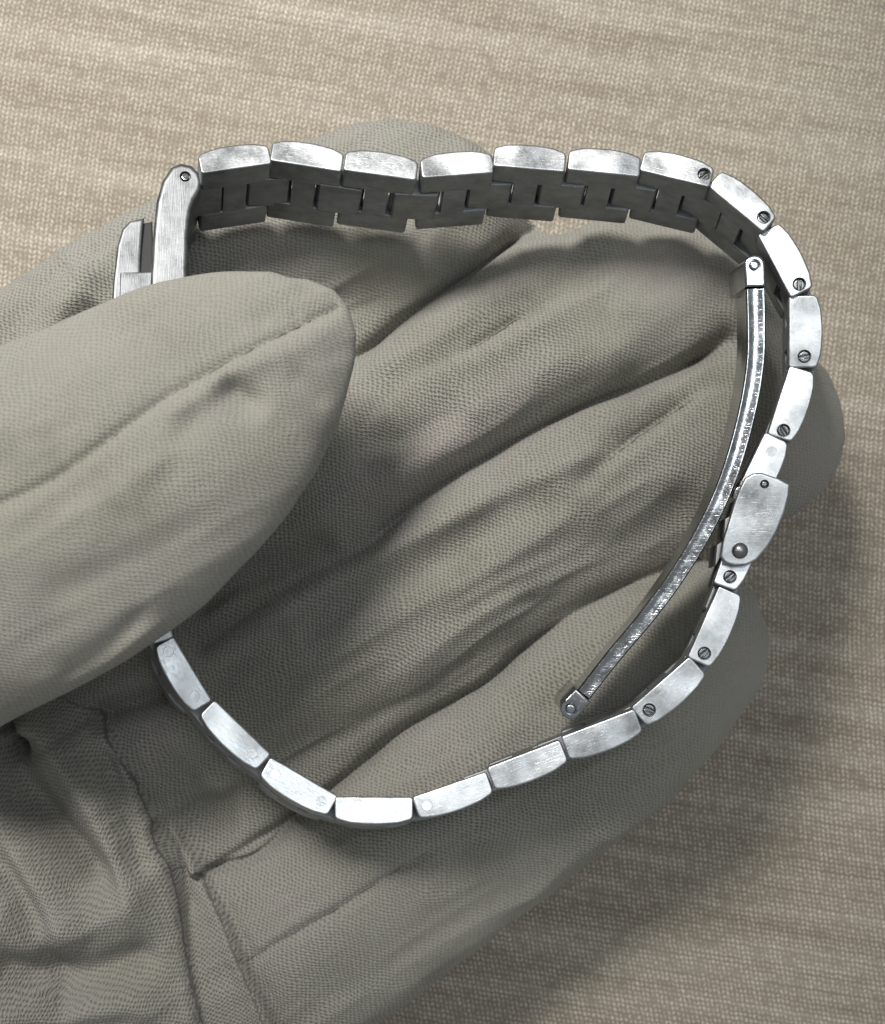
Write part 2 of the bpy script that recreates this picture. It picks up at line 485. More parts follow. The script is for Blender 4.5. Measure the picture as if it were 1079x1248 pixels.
# creases between the fingers
fold([(395,455),(470,408),(560,345),(640,283),(700,255)], -0.22, 26, 12, taper=(.1,.02), sharp=1.2)
fold([(230,800),(347,718),(447,668),(525,601),(603,551),(720,492),(850,440),(905,405)], -0.20, 10, 26, taper=(.02,.02), sharp=1.2)
fold([(244,1063),(290,1045),(363,996),(408,963),(491,896),(597,835),(653,785),(736,729),(800,705),(880,680)], -0.17, 12, 22, taper=(.02,.02), sharp=1.2)
for ln_ in ([(420,442),(470,408),(560,343),(612,300),(640,283)], [(430,680),(500,622),(560,580),(640,535),(720,492),(800,462),(850,440),(895,408)],
            [(290,1040),(363,996),(408,963),(491,896),(560,856),(597,835),(653,785),(700,752)]):
    fold(ln_, -0.16, 6, 7, taper=(.2,.1), sharp=1.4)
for ln_ in ([(560,437),(610,402),(650,376)], [(742,562),(770,538),(812,510),(855,480)], [(255,1062),(300,1035),(345,1005)]):
    fold(ln_, -0.07, 6, 6, taper=(.25,.3), sharp=1.4)
# the fabric folds on each finger
fold([(430,530),(500,455),(580,422),(660,372),(720,330)], -0.07, 10, 26)
fold([(440,450),(520,420),(600,345),(700,300)], 0.07, 24, 24)
fold([(450,590),(560,535),(680,455),(800,420)], 0.09, 26, 26)
fold([(420,560),(500,530),(575,490)], -0.07, 22, 22)
fold([(700,610),(742,560),(800,515),(850,478),(895,462)], -0.10, 9, 24)
fold([(620,610),(700,560),(790,490),(870,450)], 0.07, 22, 22)
fold([(330,800),(430,735),(540,680),(640,625),(700,600)], -0.10, 18, 30)
fold([(300,770),(420,700),(520,650),(620,590)], 0.09, 20, 20)
fold([(400,700),(500,655),(640,590),(760,540)], 0.05, 12, 12)
fold([(620,760),(700,690),(790,650),(870,600)], -0.16, 34, 30)
fold([(450,850),(560,790),(660,720),(760,660)], 0.07, 40, 30)
fold([(560,900),(660,850),(760,770),(850,740)], 0.08, 26, 26)
fold([(640,880),(720,800),(790,745)], -0.07, 16, 22)
fold([(300,980),(350,900),(430,840),(520,800)], -0.05, 40, 40)
fold([(270,690),(330,640),(430,560),(470,500)], -0.12, 34, 34)
fold([(220,760),(280,715),(350,690),(420,660)], -0.12, 14, 22)
fold([(240,860),(300,800),(360,770)], -0.06, 20, 20)
# heel of the hand: overlapping folds; the wide side of each step is the upper layer
fold([(118,868),(150,915),(166,950),(186,1000),(206,1060),(226,1140),(248,1270)], 0.15, 48, 4, taper=(.02,.0), sharp=1.2)
fold([(118,868),(150,915),(166,950),(186,1000),(206,1060),(226,1140),(248,1270)], -0.05, 4, 9, taper=(.02,.0), sharp=1.4)
fold([(205,990),(228,1030),(250,1066),(272,1112),(304,1190),(345,1275)], 0.17, 24, 4, taper=(.1,.0), sharp=1.3)
fold([(240,1060),(258,1078),(282,1120),(316,1195),(358,1275)], -0.08, 5, 9, taper=(.1,.0), sharp=1.4)
fold([(236,1062),(270,1054),(310,1036),(350,1000)], 0.09, 3.5, 26, taper=(.05,.2), sharp=1.3)
fold([(240,1068),(275,1060),(316,1042),(356,1004)], -0.13, 6, 5, taper=(.05,.2), sharp=1.5)
fold([(190,905),(225,960),(262,1000),(300,1010)], -0.14, 34, 34, taper=(.2,.2))
fold([(160,890),(185,930),(215,990),(232,1030)], 0.05, 10, 10, taper=(.1,.2))
fold([(200,870),(232,930),(290,975)], 0.06, 14, 14, taper=(.2,.2))
fold([(22,872),(60,905),(95,950),(130,1010),(160,1080),(190,1160)], 0.12, 16, 22, taper=(.05,.3))
fold([(8,900),(22,950),(60,1000),(100,1050),(130,1100)], -0.22, 26, 24, taper=(.05,.2))
fold([(-10,960),(25,1030),(60,1085),(110,1150)], 0.14, 22, 22, taper=(.2,.2))
fold([(-20,1120),(60,1140),(130,1120),(190,1080)], 0.12, 26, 26, taper=(.1,.2))
fold([(-20,1180),(60,1190),(130,1180),(205,1150)], -0.13, 22, 22, taper=(.1,.2))
fold([(-20,1235),(60,1232),(140,1222),(225,1220)], 0.12, 20, 24, taper=(.1,.2))
fold([(-30,1040),(10,1075),(60,1170),(90,1250)], -0.07, 14, 20)
fold([(130,900),(140,950),(160,1010),(180,1070)], -0.08, 12, 14)
fold([(300,1110),(400,1060),(520,1000),(650,930)], 0.06, 40, 40)
fold([(330,1260),(430,1190),(560,1120),(680,1030)], -0.07, 34, 34)
fold([(300,1175),(360,1138),(420,1103),(500,1052),(560,1020)], -0.05, 5, 5, taper=(.1,.3))
fold([(105,885),(140,868),(200,852),(240,846)], -0.25, 14, 20, taper=(.2,.3))
fold([(0,880),(14,905),(22,940)], -0.25, 10, 10, taper=(.1,.4))
# upper left, beside the watch head
fold([(20,470),(60,400),(100,350),(120,310)], 0.10, 20, 22)
fold([(50,480),(90,410),(128,372)], -0.14, 14, 20)
fold([(0,430),(40,380),(90,320)], -0.06, 20, 20)
# thumb
fold([(418,372),(395,383),(360,400),(300,430),(250,458),(200,487),(150,522),(100,560),(50,592),(-20,622)], -0.075, 7, 7, mask=isth, taper=(.02,.0), sharp=1.2)
fold([(430,385),(370,420),(300,448),(240,485),(190,515)], 0.05, 22, 14, mask=isth)
fold([(262,462),(292,482),(330,510)], -0.15, 20, 18, mask=isth, taper=(.3,.5))
fold([(255,480),(215,550),(190,610)], -0.04, 18, 18, mask=isth, taper=(.4,.4))
fold([(60,690),(150,660),(250,640)], 0.03, 40, 40, mask=isth, taper=(.4,.4))
fold([(0,560),(90,480),(200,400),(300,370)], 0.04, 60, 60, mask=isth, taper=(.3,.3))
fold([(20,800),(100,740),(190,700)], -0.04, 40, 40, mask=isth, taper=(.3,.4))
fold([(40,640),(120,620),(200,560),(260,540)], 0.045, 26, 20, mask=isth, taper=(.3,.3))
fold([(30,740),(110,700),(200,660),(270,610)], -0.05, 20, 26, mask=isth, taper=(.2,.3))
fold([(60,830),(120,790),(190,730)], -0.07, 14, 14, mask=isth, taper=(.2,.3))
fold([(110,850),(150,800),(215,748)], 0.05, 12, 12, mask=isth, taper=(.2,.3))
fold([(300,400),(340,385),(380,385)], -0.035, 14, 14, mask=isth, taper=(.3,.3))
fold([(345,450),(375,470),(400,500)], -0.04, 14, 14, mask=isth, taper=(.3,.3))
fold([(150,420),(210,385),(260,372)], -0.03, 22, 22, mask=isth, taper=(.3,.3))
# soft random rumples running with the cloth
def vnoise(u, v, seed):
    r = np.random.default_rng(seed); T = r.random((97, 97))
    iu = np.floor(u).astype(int); iv = np.floor(v).astype(int); fu = u-iu; fv = v-iv
    fu = fu*fu*(3-2*fu); fv = fv*fv*(3-2*fv)
    g = lambda a, b: T[a % 97, b % 97]
    return (g(iu, iv)*(1-fu)*(1-fv) + g(iu+1, iv)*fu*(1-fv) + g(iu, iv+1)*(1-fu)*fv + g(iu+1, iv+1)*fu*fv) - 0.5
wu = PU + 0.25*vnoise(PU*0.8, PV*0.9, 11); wv = PV + 0.15*vnoise(PU*0.7, PV*1.1, 12)
ridge = lambda u, v, sd: 1 - np.abs(2*vnoise(u, v, sd))*1.6
rum = 0.08 * vnoise(wu*0.55, wv*1.5, 1) + 0.05 * ridge(wu*0.42, wv*1.9, 5) + 0.05 * vnoise(wu*1.2, wv*3.2, 2) + 0.03 * ridge(wu*1.0, wv*4.2, 6) + 0.014 * vnoise(wu*3.5, wv*7, 3)
calm = np.exp(-(((PX-1010)/80)**2 + ((PY-520)/130)**2)) + np.exp(-(((PX-930)/110)**2 + ((PY-840)/170)**2)) + np.exp(-(((PX-640)/260)**2 + ((PY-1180)/90)**2))
rum = rum * np.where(isth, 0.45, 1.0) * (1 - 0.75*np.clip(calm, 0, 1))
def pucker(path, amp, w, n, mk):
    global disp
    d, s_, t = poly_dist(spline(path))
    ph = t*n + 0.8*vnoise(t*n*0.5, t*0, 31)
    disp += mk * amp * np.sin(2*math.pi*ph) * np.exp(-d/w) * (1 - np.exp(-d/3.0)) * np.clip(t*8, 0, 1) * np.clip((1-t)*8, 0, 1)
pucker([(412,374),(360,400),(300,430),(250,458),(200,487),(150,522),(100,560),(50,592),(-20,622)], 0.016, 14, 23, isth)
pucker([(500,452),(560,437),(610,402),(650,376)], 0.03, 16, 9, below)
pucker([(742,562),(770,538),(812,510),(855,480)], 0.03, 15, 8, below)
pucker([(255,1195),(300,1175),(360,1138),(420,1103),(500,1052)], 0.02, 16, 14, below)
V2 = V + N * rum[:, None]
V2[:, 2] += disp * up
V2 = smooth_pos(V2, Q, 2)
me = bpy.data.meshes.new('gloved_hand')
me.vertices.add(len(V2)); me.vertices.foreach_set('co', V2.astype(np.float32).ravel())
me.loops.add(Q.size); me.loops.foreach_set('vertex_index', Q.astype(np.int32).ravel())
me.polygons.add(len(Q)); me.polygons.foreach_set('loop_start', np.arange(0, Q.size, 4, dtype=np.int32))
uvl = me.uv_layers.new(name='UVMap'); uvl.data.foreach_set('uv', UV[Q.ravel()].astype(np.float32).ravel())
nap = np.where(isth, 0.72, 0.0)
def soft(cx, cy, rx, ry, a):
    return a * np.exp(-(((PX-cx)/rx)**2 + ((PY-cy)/ry)**2))
nap = np.maximum(nap, soft(480, 300, 160, 90, 0.85)*below)
nap = np.maximum(nap, soft(800, 340, 140, 80, 0.75)*below)
nap = np.maximum(nap, soft(1000, 520, 90, 120, 1.0)*below)
nap = np.maximum(nap, soft(900, 850, 140, 170, 1.0)*below)
nap = np.maximum(nap, soft(650, 1130, 260, 90, 0.8)*below)
a = me.attributes.new('nap', 'FLOAT', 'POINT'); a.data.foreach_set('value', nap.astype(np.float32))
me.polygons.foreach_set('use_smooth', np.ones(len(Q), bool))
me.update(); me.validate()
hand = link_mesh('gloved_hand', me, M_glove)
tag(hand, 'hand in a grey beige knitted cotton glove, thumb pressed over the watch it holds', 'gloved hand')

# surface height lookup for seams and fibres
class Height:
    def __init__(s, mask):
        s.c = 3.0
        ix = ((PX2 + 400) / s.c).astype(int); iy = ((PY2 + 200) / s.c).astype(int)
        s.g = np.full((640, 640), -99.0)
        ok = mask & (ix >= 0) & (iy >= 0) & (ix < 640) & (iy < 640)
        np.maximum.at(s.g, (ix[ok], iy[ok]), V2[ok, 2])
    def z(s, px, py):
        i, j = int((px + 400) / s.c), int((py + 200) / s.c)
        w = s.g[max(i-1, 0):i+2, max(j-1, 0):j+2]; w = w[w > -90]
        return float(w.mean()) if len(w) else None
PX2 = CX + V2[:, 0] * S * D / (D - V2[:, 2]); PY2 = CY - V2[:, 1] * S * D / (D - V2[:, 2])
HB = Height(below & (N[:, 2] > 0)); HT = Height(isth & (N[:, 2] > 0))

def tube_mesh(pts, rad, seg=6):
    vs, fs = [], []
    n = len(pts)
    for i, p in enumerate(pts):
        t = (pts[min(i+1, n-1)] - pts[max(i-1, 0)]).normalized()
        a = t.cross(Vector((0, 0, 1)));  a = a.normalized() if a.length > 1e-4 else Vector((1, 0, 0))
        b = t.cross(a)
        r = rad(i / (n-1)) if callable(rad) else rad
        for k in range(seg):
            an = 2*math.pi*k/seg
            vs.append(p + a*math.cos(an)*r + b*math.sin(an)*r)
    for i in range(n-1):
        for k in range(seg):
            fs.append((i*seg+k, i*seg+(k+1) % seg, (i+1)*seg+(k+1) % seg, (i+1)*seg+k))
    fs.append(tuple(range(seg))[::-1]); fs.append(tuple((n-1)*seg+k for k in range(seg)))
    return vs, fs
def seam(path, hmap, r=0.011, sink=0.012):
    pts = []
    P = spline(path, 10)
    for i, (x, y) in enumerate(P):
        z = hmap.z(x, y)
        if z is None: continue
        jx, jy = random.uniform(-1.2, 1.2), random.uniform(-1.2, 1.2)
        pts.append(W(x + jx, y + jy, z - sink + random.uniform(-0.006, 0.006)))
    if len(pts) < 3: return
    vs, fs = tube_mesh(pts, lambda t: r * (0.55 + 0.5*math.sin(math.pi*min(1, max(0, t)))), 5)
    m = bpy.data.meshes.new('seam'); m.from_pydata(vs, [], fs); smooth(m)
    link_mesh('seam', m, M_thread, hand)
seam([(415,374),(395,383),(360,400),(300,430),(250,458),(200,487),(150,522),(100,560),(50,592),(-20,622)], HT, 0.012, 0.02)
seam([(580,423),(610,402),(640,383),(672,360)], HB)
seam([(500,452),(545,430),(575,418)], HB, 0.006)
seam([(742,562),(770,538),(812,510),(850,482)], HB)
seam([(298,1172),(360,1135),(420,1100),(500,1050),(580,1010)], HB, 0.008)

# loose fibres standing off the cloth
def fibres(n):
    vs, fs = [], []
    cand = np.nonzero((N[:, 2] > -0.1) & (PX > -60) & (PX < 1140) & (PY > 60) & (PY < 1300))[0]
    pick = rng.choice(cand, n)
    for i in pick:
        p = Vector(V2[i]); nn = Vector(N[i])
        t = Vector((random.gauss(0, 1), random.gauss(0, 1), random.gauss(0, 1)))
        t = (t - nn * t.dot(nn)).normalized()
        L = random.uniform(0.02, 0.075); w = 0.0011
        q = [p - nn*0.004, p + nn*L*0.45 + t*L*0.3, p + nn*L*random.uniform(0.2, 0.8) + t*L*0.9]
        s = nn.cross(t) * w
        b = len(vs)
        for k, pt in enumerate(q):
            f = 1 - 0.4*k
            vs += [pt + s*f, pt - s*f]
        fs += [(b, b+1, b+3, b+2), (b+2, b+3, b+5, b+4)]
    m = bpy.data.meshes.new('nap_fibres'); m.from_pydata(vs, [], fs)
    o = link_mesh('nap_fibres', m, M_fibre, hand); o['kind'] = 'stuff'
fibres(14000)

# ------------------------------------------------------------------ the wristwatch
def offset(poly, d):
    """move a closed counter-clockwise outline inwards by d"""
    n = len(poly); out = []
    for i in range(n):
        a, b, c = (np.array(poly[j % n], float) for j in (i-1, i, i+1))
        e1 = b - a; e2 = c - b
        n1 = np.array([-e1[1], e1[0]]) / max(np.hypot(*e1), 1e-9); n2 = np.array([-e2[1], e2[0]]) / max(np.hypot(*e2), 1e-9)
        m = n1 + n2; m /= max(np.hypot(*m), 1e-9)
        out.append(b + m * d / max(0.5, m @ n1))
    return [tuple(p) for p in out]
def area(poly):
    return sum(poly[i-1][0]*poly[i][1] - poly[i][0]*poly[i-1][1] for i in range(len(poly))) / 2
def prism_bm(bm, poly, z0, z1, bev=0.02, holes=(), depth=0.06, both=True, steps=3, inset=0.008):
    """bevelled prism; holes = (x, y, r) sunk from the z1 side"""
    if area(poly) < 0: poly = poly[::-1]
    n = len(poly)
    rings = []
    for k in range(steps+1):
        a = math.pi/2 * k / steps
        rings.append((bev*(1-math.sin(a)), z0 + bev*(1-math.cos(a))))
    if not both: rings = [(0, z0)]
    top = [(bev*(1-math.cos(a)), z1 - bev*(1-math.sin(a))) for a in (math.pi/2*k/steps for k in range(steps+1))]
    rings += top
    if inset: rings.append((bev + inset, z1))
    R_ = []
    for o, z in rings:
        pp = offset(poly, o) if o > 1e-6 else poly
        R_.append([bm.verts.new((x, y, z)) for x, y in pp])
    for a, b in zip(R_, R_[1:]):
        for i in range(n):
            bm.faces.new((a[i], a[(i+1) % n], b[(i+1) % n], b[i]))
    bm.faces.new(R_[0][::-1])
    if not holes:
        bm.faces.new(R_[-1])
    else:
        edges = [bm.edges.get((R_[-1][i], R_[-1][(i+1) % n])) for i in range(n)]
        for hx, hy, hr in holes:
            S_ = 20
            ring = lambda r, z: [bm.verts.new((hx + r*math.cos(2*math.pi*k/S_), hy + r*math.sin(2*math.pi*k/S_), z)) for k in range(S_)]
            r0, r1, r2 = ring(hr, z1), ring(hr-0.004, z1-0.004), ring(hr-0.004, z1-depth)
            edges += [bm.edges.new((r0[k], r0[(k+1) % S_])) for k in range(S_)]
            for a, b in ((r0, r1), (r1, r2)):
                for k in range(S_):
                    bm.faces.new((a[k], a[(k+1) % S_], b[(k+1) % S_], b[k]))
            bm.faces.new(r2)
        bmesh.ops.triangle_fill(bm, edges=edges, use_beauty=True)
def prism(name, polys, mat, parent, mw, ang=32, matt_shaded=False):
    bm = bmesh.new()
    for p in polys: prism_bm(bm, **p)
    bmesh.ops.recalc_face_normals(bm, faces=bm.faces)
    if matt_shaded:                      # sides facing the wrist and middle pieces: matt, shade painted in as darker steel
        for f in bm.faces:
            if f.normal.y < -0.3 or (f.normal.z > 0.6) == (matt_shaded == 'far') and abs(f.normal.z) > 0.6 or abs(f.normal.x) > 0.8:
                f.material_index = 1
    m = bpy.data.meshes.new(name); bm.to_mesh(m); bm.free(); smooth(m, ang)
    return link_mesh(name, m, mat, parent, mw)

PITCH = 0.805
def link_outline(L, T, sag=0.047, ch=0.035):
    """side outline of a link: x along, y outwards (convex), rounded corners"""
    h = L/2; p = []
    for x, y in ((-h+ch, -T/2), (h-ch, -T/2)): p.append((x, y))
    def arc(cx, cy, r, a0, a1, n=4):
        return [(cx + r*math.cos(R(a0+(a1-a0)*k/n)), cy + r*math.sin(R(a0+(a1-a0)*k/n))) for k in range(n+1)]
    p = arc(-h+ch, -T/2+ch, ch, 180, 270) + arc(h-ch, -T/2+ch, ch, 270, 360)
    p2 = arc(h-0.06, T/2-sag-0.06, 0.06, 0, 78)
    n = 8; xs = [h-0.06-(L-0.12)*k/n for k in range(1, n)]
    top = [(x, T/2 - sag*(2*x/L)**2) for x in xs]
    p3 = [(-x, y) for x, y in p2[::-1]]
    return p + p2 + top + p3
BW = 1.5              # bracelet width
SB = 0.43             # width of each outer bar
watch = empty('wristwatch', (-2.9, 1.2, -1.7))
WORLD['wristwatch'] = Matrix.Translation((-2.9, 1.2, -1.7))
tag(watch, 'steel wristwatch with open link bracelet and folding clasp, held on edge in a gloved hand', 'wristwatch')

# near-face centre (photo px), angle, shift of the far edge (px), thickness, screw/pin positions along the link, kind
LK = [
 (286,191,-13,  -5, 76, .262, [], ''),
 (375,188, 7,  -8, 72.5, .262, [], ''),
 (465,199, 6, -12, 69, .262, [], ''),
 (557,199,-6, -11, 66, .262, [], ''),
 (646,191, 4.5, -12, 64, .262, [], ''),
 (737,196, 6, -15, 60, .265, [], ''),
 (826,203, 15,-17, 60, .27, [(.30,'s')], ''),
 (907,243, 42,-20, 50, .27, [(.29,'s')], ''),
 (960,316, 63,-12, 30, .305, [(.30,'s')], ''),
 (982,404, 90, -9, 16, .33, [(.27,'s')], ''),
 (967,493,108, -9, 12, .305, [(.30,'s')], ''),
 (931,573,116,-11, 10, .30, [(-.22,'p')], ''),
 (901,676,110,-10,  8, .29, [(.26,'s')], ''),
 (874,765,114,-12,  2, .295, [(.31,'s')], ''),
 (817,845,139,-10, -5, .295, [(.29,'s')], ''),
 (735,898,159, -5, -9, .29, [], ''),
 (644,935,159, -2, -6, .28, [], ''),
 (553,972,161, -1,  2, .27, [(.30,'p')], ''),
 (456,988,180,  0,  8, .268, [(.29,'p'),(-.29,'p')], ''),
 (363,961,210, -7,  9, .268, [(.29,'p'),(-.29,'p')], ''),
 (285,898,224,-10,  8, .262, [(-.27,'p')], ''),
 (221,823,239,-14,  6, .262, [(.29,'p'),(-.27,'p')], ''),
 (183,741,252,-12,  4, .262, [], ''),
 (165,655,268,-10,  4, .262, [], ''),
]
def frame(px, py, ang, dx, dy, zn=0.0, w=BW):
    near = W(px, py, zn); far = W(px+dx, py+dy, zn - w)
    a = (near - far).normalized()
    th = R(ang)
    t = Vector((math.cos(th), -math.sin(th), 0)); t = (t - a * t.dot(a)).normalized()
    n = a.cross(t)                        # outward side of the loop
    m = Matrix((t, n, a)).transposed().to_4x4()
    m.translation = near
    return m, t, n, a
def circle(x, y, r, n=16, a0=0, a1=360, close=True):
    k = n if close else n+1
    return [(x + r*math.cos(R(a0+(a1-a0)*i/n)), y + r*math.sin(R(a0+(a1-a0)*i/n))) for i in range(k)]
def make_screw(parent, mw, x, y, z, r, rot):
    """slotted head: two half discs on a base disc"""
    g = r*0.14
    half = [(a, b+g) for a, b in circle(0, 0, r, 10, 0, 180, False)]
    ha = circle(0, 0, r, 10, 8, 172, False); hb = circle(0, 0, r, 10, 188, 352, False)
    m = mw @ Matrix.Translation((x, y, z)) @ Matrix.Rotation(rot, 4, 'Z')
    return prism('screw', [dict(poly=circle(0, 0, r*0.96), z0=-0.05, z1=-0.026, bev=0.004),
                           dict(poly=ha, z0=-0.03, z1=0.0, bev=0.012), dict(poly=hb, z0=-0.03, z1=0.0, bev=0.012)], M_screw, parent, m)
FR = []
for i, (px, py, ang, dx, dy, T, ends, kind) in enumerate(LK):
    # outward normal must point away from the loop's middle; angles run clockwise round the loop
    mw, t, n, a = frame(px, py, ang, dx, dy, random.uniform(-0.012, 0.012))
    FR.append((mw, t, n, a))
    nb = [math.hypot(LK[q][0]-px, LK[q][1]-py) for q in (i-1, i+1) if 0 <= q < len(LK) and abs(q-11.5) > 0.6]
    L = min(0.87, sum(nb)/len(nb)/S) - 0.014
    T += 0.02 if i < 9 else 0.034
    if i == 12: L = PITCH - 0.03
    holes = []
    for ex, k in ends:
        holes.append((ex, -0.012, 0.075 if k == 's' else 0.0568))
    prof = link_outline(L, T)
    b2 = (T-0.012)/2
    bridge = [(-0.128, -b2), (0.128, -b2), (0.128, 0), (0.118, 0.02), (0.118, b2), (-0.118, b2), (-0.118, 0.02), (-0.128, 0)]
    lk = prism('link', [dict(poly=bridge, z0=-BW+SB-0.01, z1=-SB+0.01, bev=0.01)], M_inner_shade, watch, mw)
    prism('outer_bar', [dict(poly=prof, z0=-SB, z1=0, bev=0.016, holes=holes, depth=0.09)], [M_satin, M_inner_shade], lk, mw, matt_shaded='near')
    prism('outer_bar', [dict(poly=prof, z0=-BW, z1=-BW+SB, bev=0.022)], [M_satin, M_inner_shade], lk, mw, matt_shaded='far')
    for ex, k in ends:
        if k == 's': make_screw(lk, mw, ex, -0.012, -0.042, 0.063, random.uniform(0, 3.1))
        else: prism('pin', [dict(poly=circle(ex, -0.012, 0.0548, 24), z0=-0.07, z1=-0.001, bev=0.0005)], M_satin, lk, mw, ang=8)
def mid_outline(L, T):
    h = L/2; k = T/2
    return [(-h, -k+0.02), (-h+0.02, -k), (h-0.02, -k), (h, -k+0.02), (h, -k+0.09), (h+0.032, -k+0.11), (h+0.032, k-0.10), (h, k-0.06), (h*0.5, k-0.042), (-h*0.5, k-0.042), (-h, k-0.06), (-h-0.032, k-0.10), (-h-0.032, -k+0.11), (-h, -k+0.09)]
# middle pieces joining neighbouring links
for i in range(len(FR)-1):
    if i == 11: continue
    (m0, t0, n0, a0), (m1, t1, n1, a1) = FR[i], FR[i+1]
    c = (m0.translation + t0*PITCH/2 + m1.translation - t1*PITCH/2) / 2
    a = (a0 + a1).normalized(); t = (t0 + t1); t = (t - a*t.dot(a)).normalized(); n = a.cross(t)
    m = Matrix((t, n, a)).transposed().to_4x4(); m.translation = c - n*(0.016 if i < 9 else 0.006)
    T = LK[i][5] + (0.02 if i < 9 else 0.034)
    Lm = math.hypot(LK[i+1][0]-LK[i][0], LK[i+1][1]-LK[i][1])/S - 0.256 - 0.07
    prism('middle_link', [dict(poly=mid_outline(Lm, T-0.012), z0=-BW+SB-0.03, z1=-SB+0.01, bev=0.01)], M_inner_shade, watch, m)

m0, t0, n0, a0 = FR[0]
m = m0.copy(); m.translation = m0.translation - t0*0.39 - n0*0.006
prism('middle_link', [dict(poly=mid_outline(0.50, 0.25), z0=-BW+SB-0.03, z1=-SB+0.01, bev=0.01)], M_inner_shade, watch, m)
# ---- case: outline in the photo's side view
def case_part(name, outline, mat, z_near, z_far, tilt=(0, 0), bev=0.03, ang=32, holes=(), parent=None, kind=None):
    """prism whose near face matches an outline, standing along the case axis"""
    cx = sum(p[0] for p in outline)/len(outline); cy = sum(p[1] for p in outline)/len(outline)
    near = W(cx, cy, z_near); far = W(cx+tilt[0], cy+tilt[1], z_far)
    a = (near - far).normalized()
    t = Vector((1, 0, 0)); t = (t - a*t.dot(a)).normalized(); n = a.cross(t)
    m = Matrix((t, n, a)).transposed().to_4x4(); m.translation = near
    inv = m.inverted()
    loc = []
    cam_p = Vector((0, 0, D))
    for x, y in outline:                      # where the line of sight meets the near face's plane
        d = W(x, y, 0) - cam_p
        s = (near - cam_p).dot(a) / d.dot(a)
        q = inv @ (cam_p + d*s)
        loc.append((q.x, q.y))
    hl = []
    for hx, hy, hr in holes:
        d = W(hx, hy, 0) - cam_p; s = (near - cam_p).dot(a) / d.dot(a); q = inv @ (cam_p + d*s)
        hl.append((q.x, q.y, hr))
    ln = (near - far).length
    o = prism(name, [dict(poly=loc, z0=-ln, z1=0, bev=bev, holes=hl, depth=0.08)], mat, parent or watch, m, ang)
    return o, m, hl
lug = [(181,420),(184,335),(187,285),(191,245),(198,220),(209,203),(221,198),(234,201),(243,210),(247,221),(245,231),(238,243),(233,258),(230,285),(229,335),(228,420),
       (228,500),(231,545),(226,600),(212,622),(192,628),(180,612),(178,560),(179,500)]
case, mC, hl = case_part('case', lug, M_case, 0.10, -1.75, tilt=(-6, 58), bev=0.045, holes=[(226,215,0.062)])
prism('spring_bar', [dict(poly=circle(hl[0][0], hl[0][1], 0.046, 18), z0=-0.09, z1=-0.004, bev=0.014)], M_polish, case, mC)
bez = [(134,420),(138,345),(143,300),(149,279),(158,269),(176,265),(173,300),(171,345),(170,420),(170,480),(171,535),(173,575),(158,572),(148,560),(140,530),(135,480)]
bezel, mB, _ = case_part('bezel', bez, M_case, 0.02, -1.85, tilt=(-6, 58), bev=0.03)
gas = [(165,420),(168,345),(171,300),(174,272),(186,270),(187,300),(186,345),(184,420),(184,480),(184,560),(172,566),(168,530),(166,480)]
case_part('gasket', gas, M_gasket, -0.05, -1.7, tilt=(-6, 58), bev=0.015)
prong = [(147,332),(186,331),(187,400),(146,400)]
case_part('crown_guard', prong, M_case, 0.05, -0.5, tilt=(-3, 20), bev=0.012)
# crown, on the near side under the thumb
mw = Matrix.Translation(W(178, 430, 0.10))
teeth = [((0.19 + (0.012 if k % 2 else 0))*math.cos(2*math.pi*k/32), (0.19 + (0.012 if k % 2 else 0))*math.sin(2*math.pi*k/32)) for k in range(32)]
prism('crown', [dict(poly=teeth, z0=-0.1, z1=0.18, bev=0.02)], M_polish, watch, mw)
# dial side (faces left, away from the palm)
cr = [(135,420),(139,345),(144,304),(150,303),(147,345),(142,420),(142,480),(148,535),(144,535),(137,480)]
case_part('crystal', cr, M_glass, -0.2, -1.6, tilt=(-6, 58), bev=0.01)
case_part('case_back', [(222,300),(230,310),(234,420),(232,520),(224,535),(220,420)], M_case, -0.45, -1.6, tilt=(-6, 58), bev=0.02)

# ---- folding clasp
BL = [(921,352),(922,396),(921,440),(913,492),(899,548),(881,600),(858,648),(828,698),(790,750),(748,800),(712,846)]
BLs = spline(BL, 5)
def blade(name, pts, halfw, z1, z0, shift, mat):
    """a strip swept along a path: near edge at z1, far edge at z0"""
    n = len(pts); vs, fs = [], []
    b = 0.022
    for i, p in enumerate(pts):
        a = np.array(pts[max(i-1, 0)], float); c = np.array(pts[min(i+1, n-1)], float)
        d = c - a; d /= np.hypot(*d); nr = np.array([d[1], -d[0]])      # towards the outer side in px
        hw = halfw(i/(n-1))
        base = W(p[0], p[1], z1); f = S
        nw = Vector((nr[0], -nr[1], 0)) / 1.0
        far = W(p[0]+shift[0], p[1]+shift[1], z0) - base
        fd = far.normalized(); ln = far.length
        ring = [(-hw, 0.02), (-hw+0.014, 0), (-hw+0.03, 0), (-hw+0.042, 0.005), (hw-0.052, 0.005), (hw-0.04, 0), (hw-0.014, 0), (hw, 0.02), (hw, ln-b), (hw-b, ln), (-hw+b, ln), (-hw, ln-b)]
        for w, dp in ring:
            vs.append(base + nw*w + fd*dp)
    m = 12
    for i in range(n-1):
        for k in range(m):
            fs.append((i*m+k, i*m+(k+1) % m, (i+1)*m+(k+1) % m, (i+1)*m+k))
    fs.append(tuple(range(m))[::-1]); fs.append(tuple((n-1)*m+k for k in range(m)))
    me = bpy.data.meshes.new(name); me.from_pydata(vs, [], fs)
    bm = bmesh.new(); bm.from_mesh(me); bmesh.ops.recalc_face_normals(bm, faces=bm.faces); bm.to_mesh(me); bm.free()
    smooth(me, 28)
    return link_mesh(name, me, mat, watch)
bl = blade('clasp_blade', BLs, lambda t: 0.104 - 0.020*t, 0.02, -1.1, (-13, 4), M_polish)
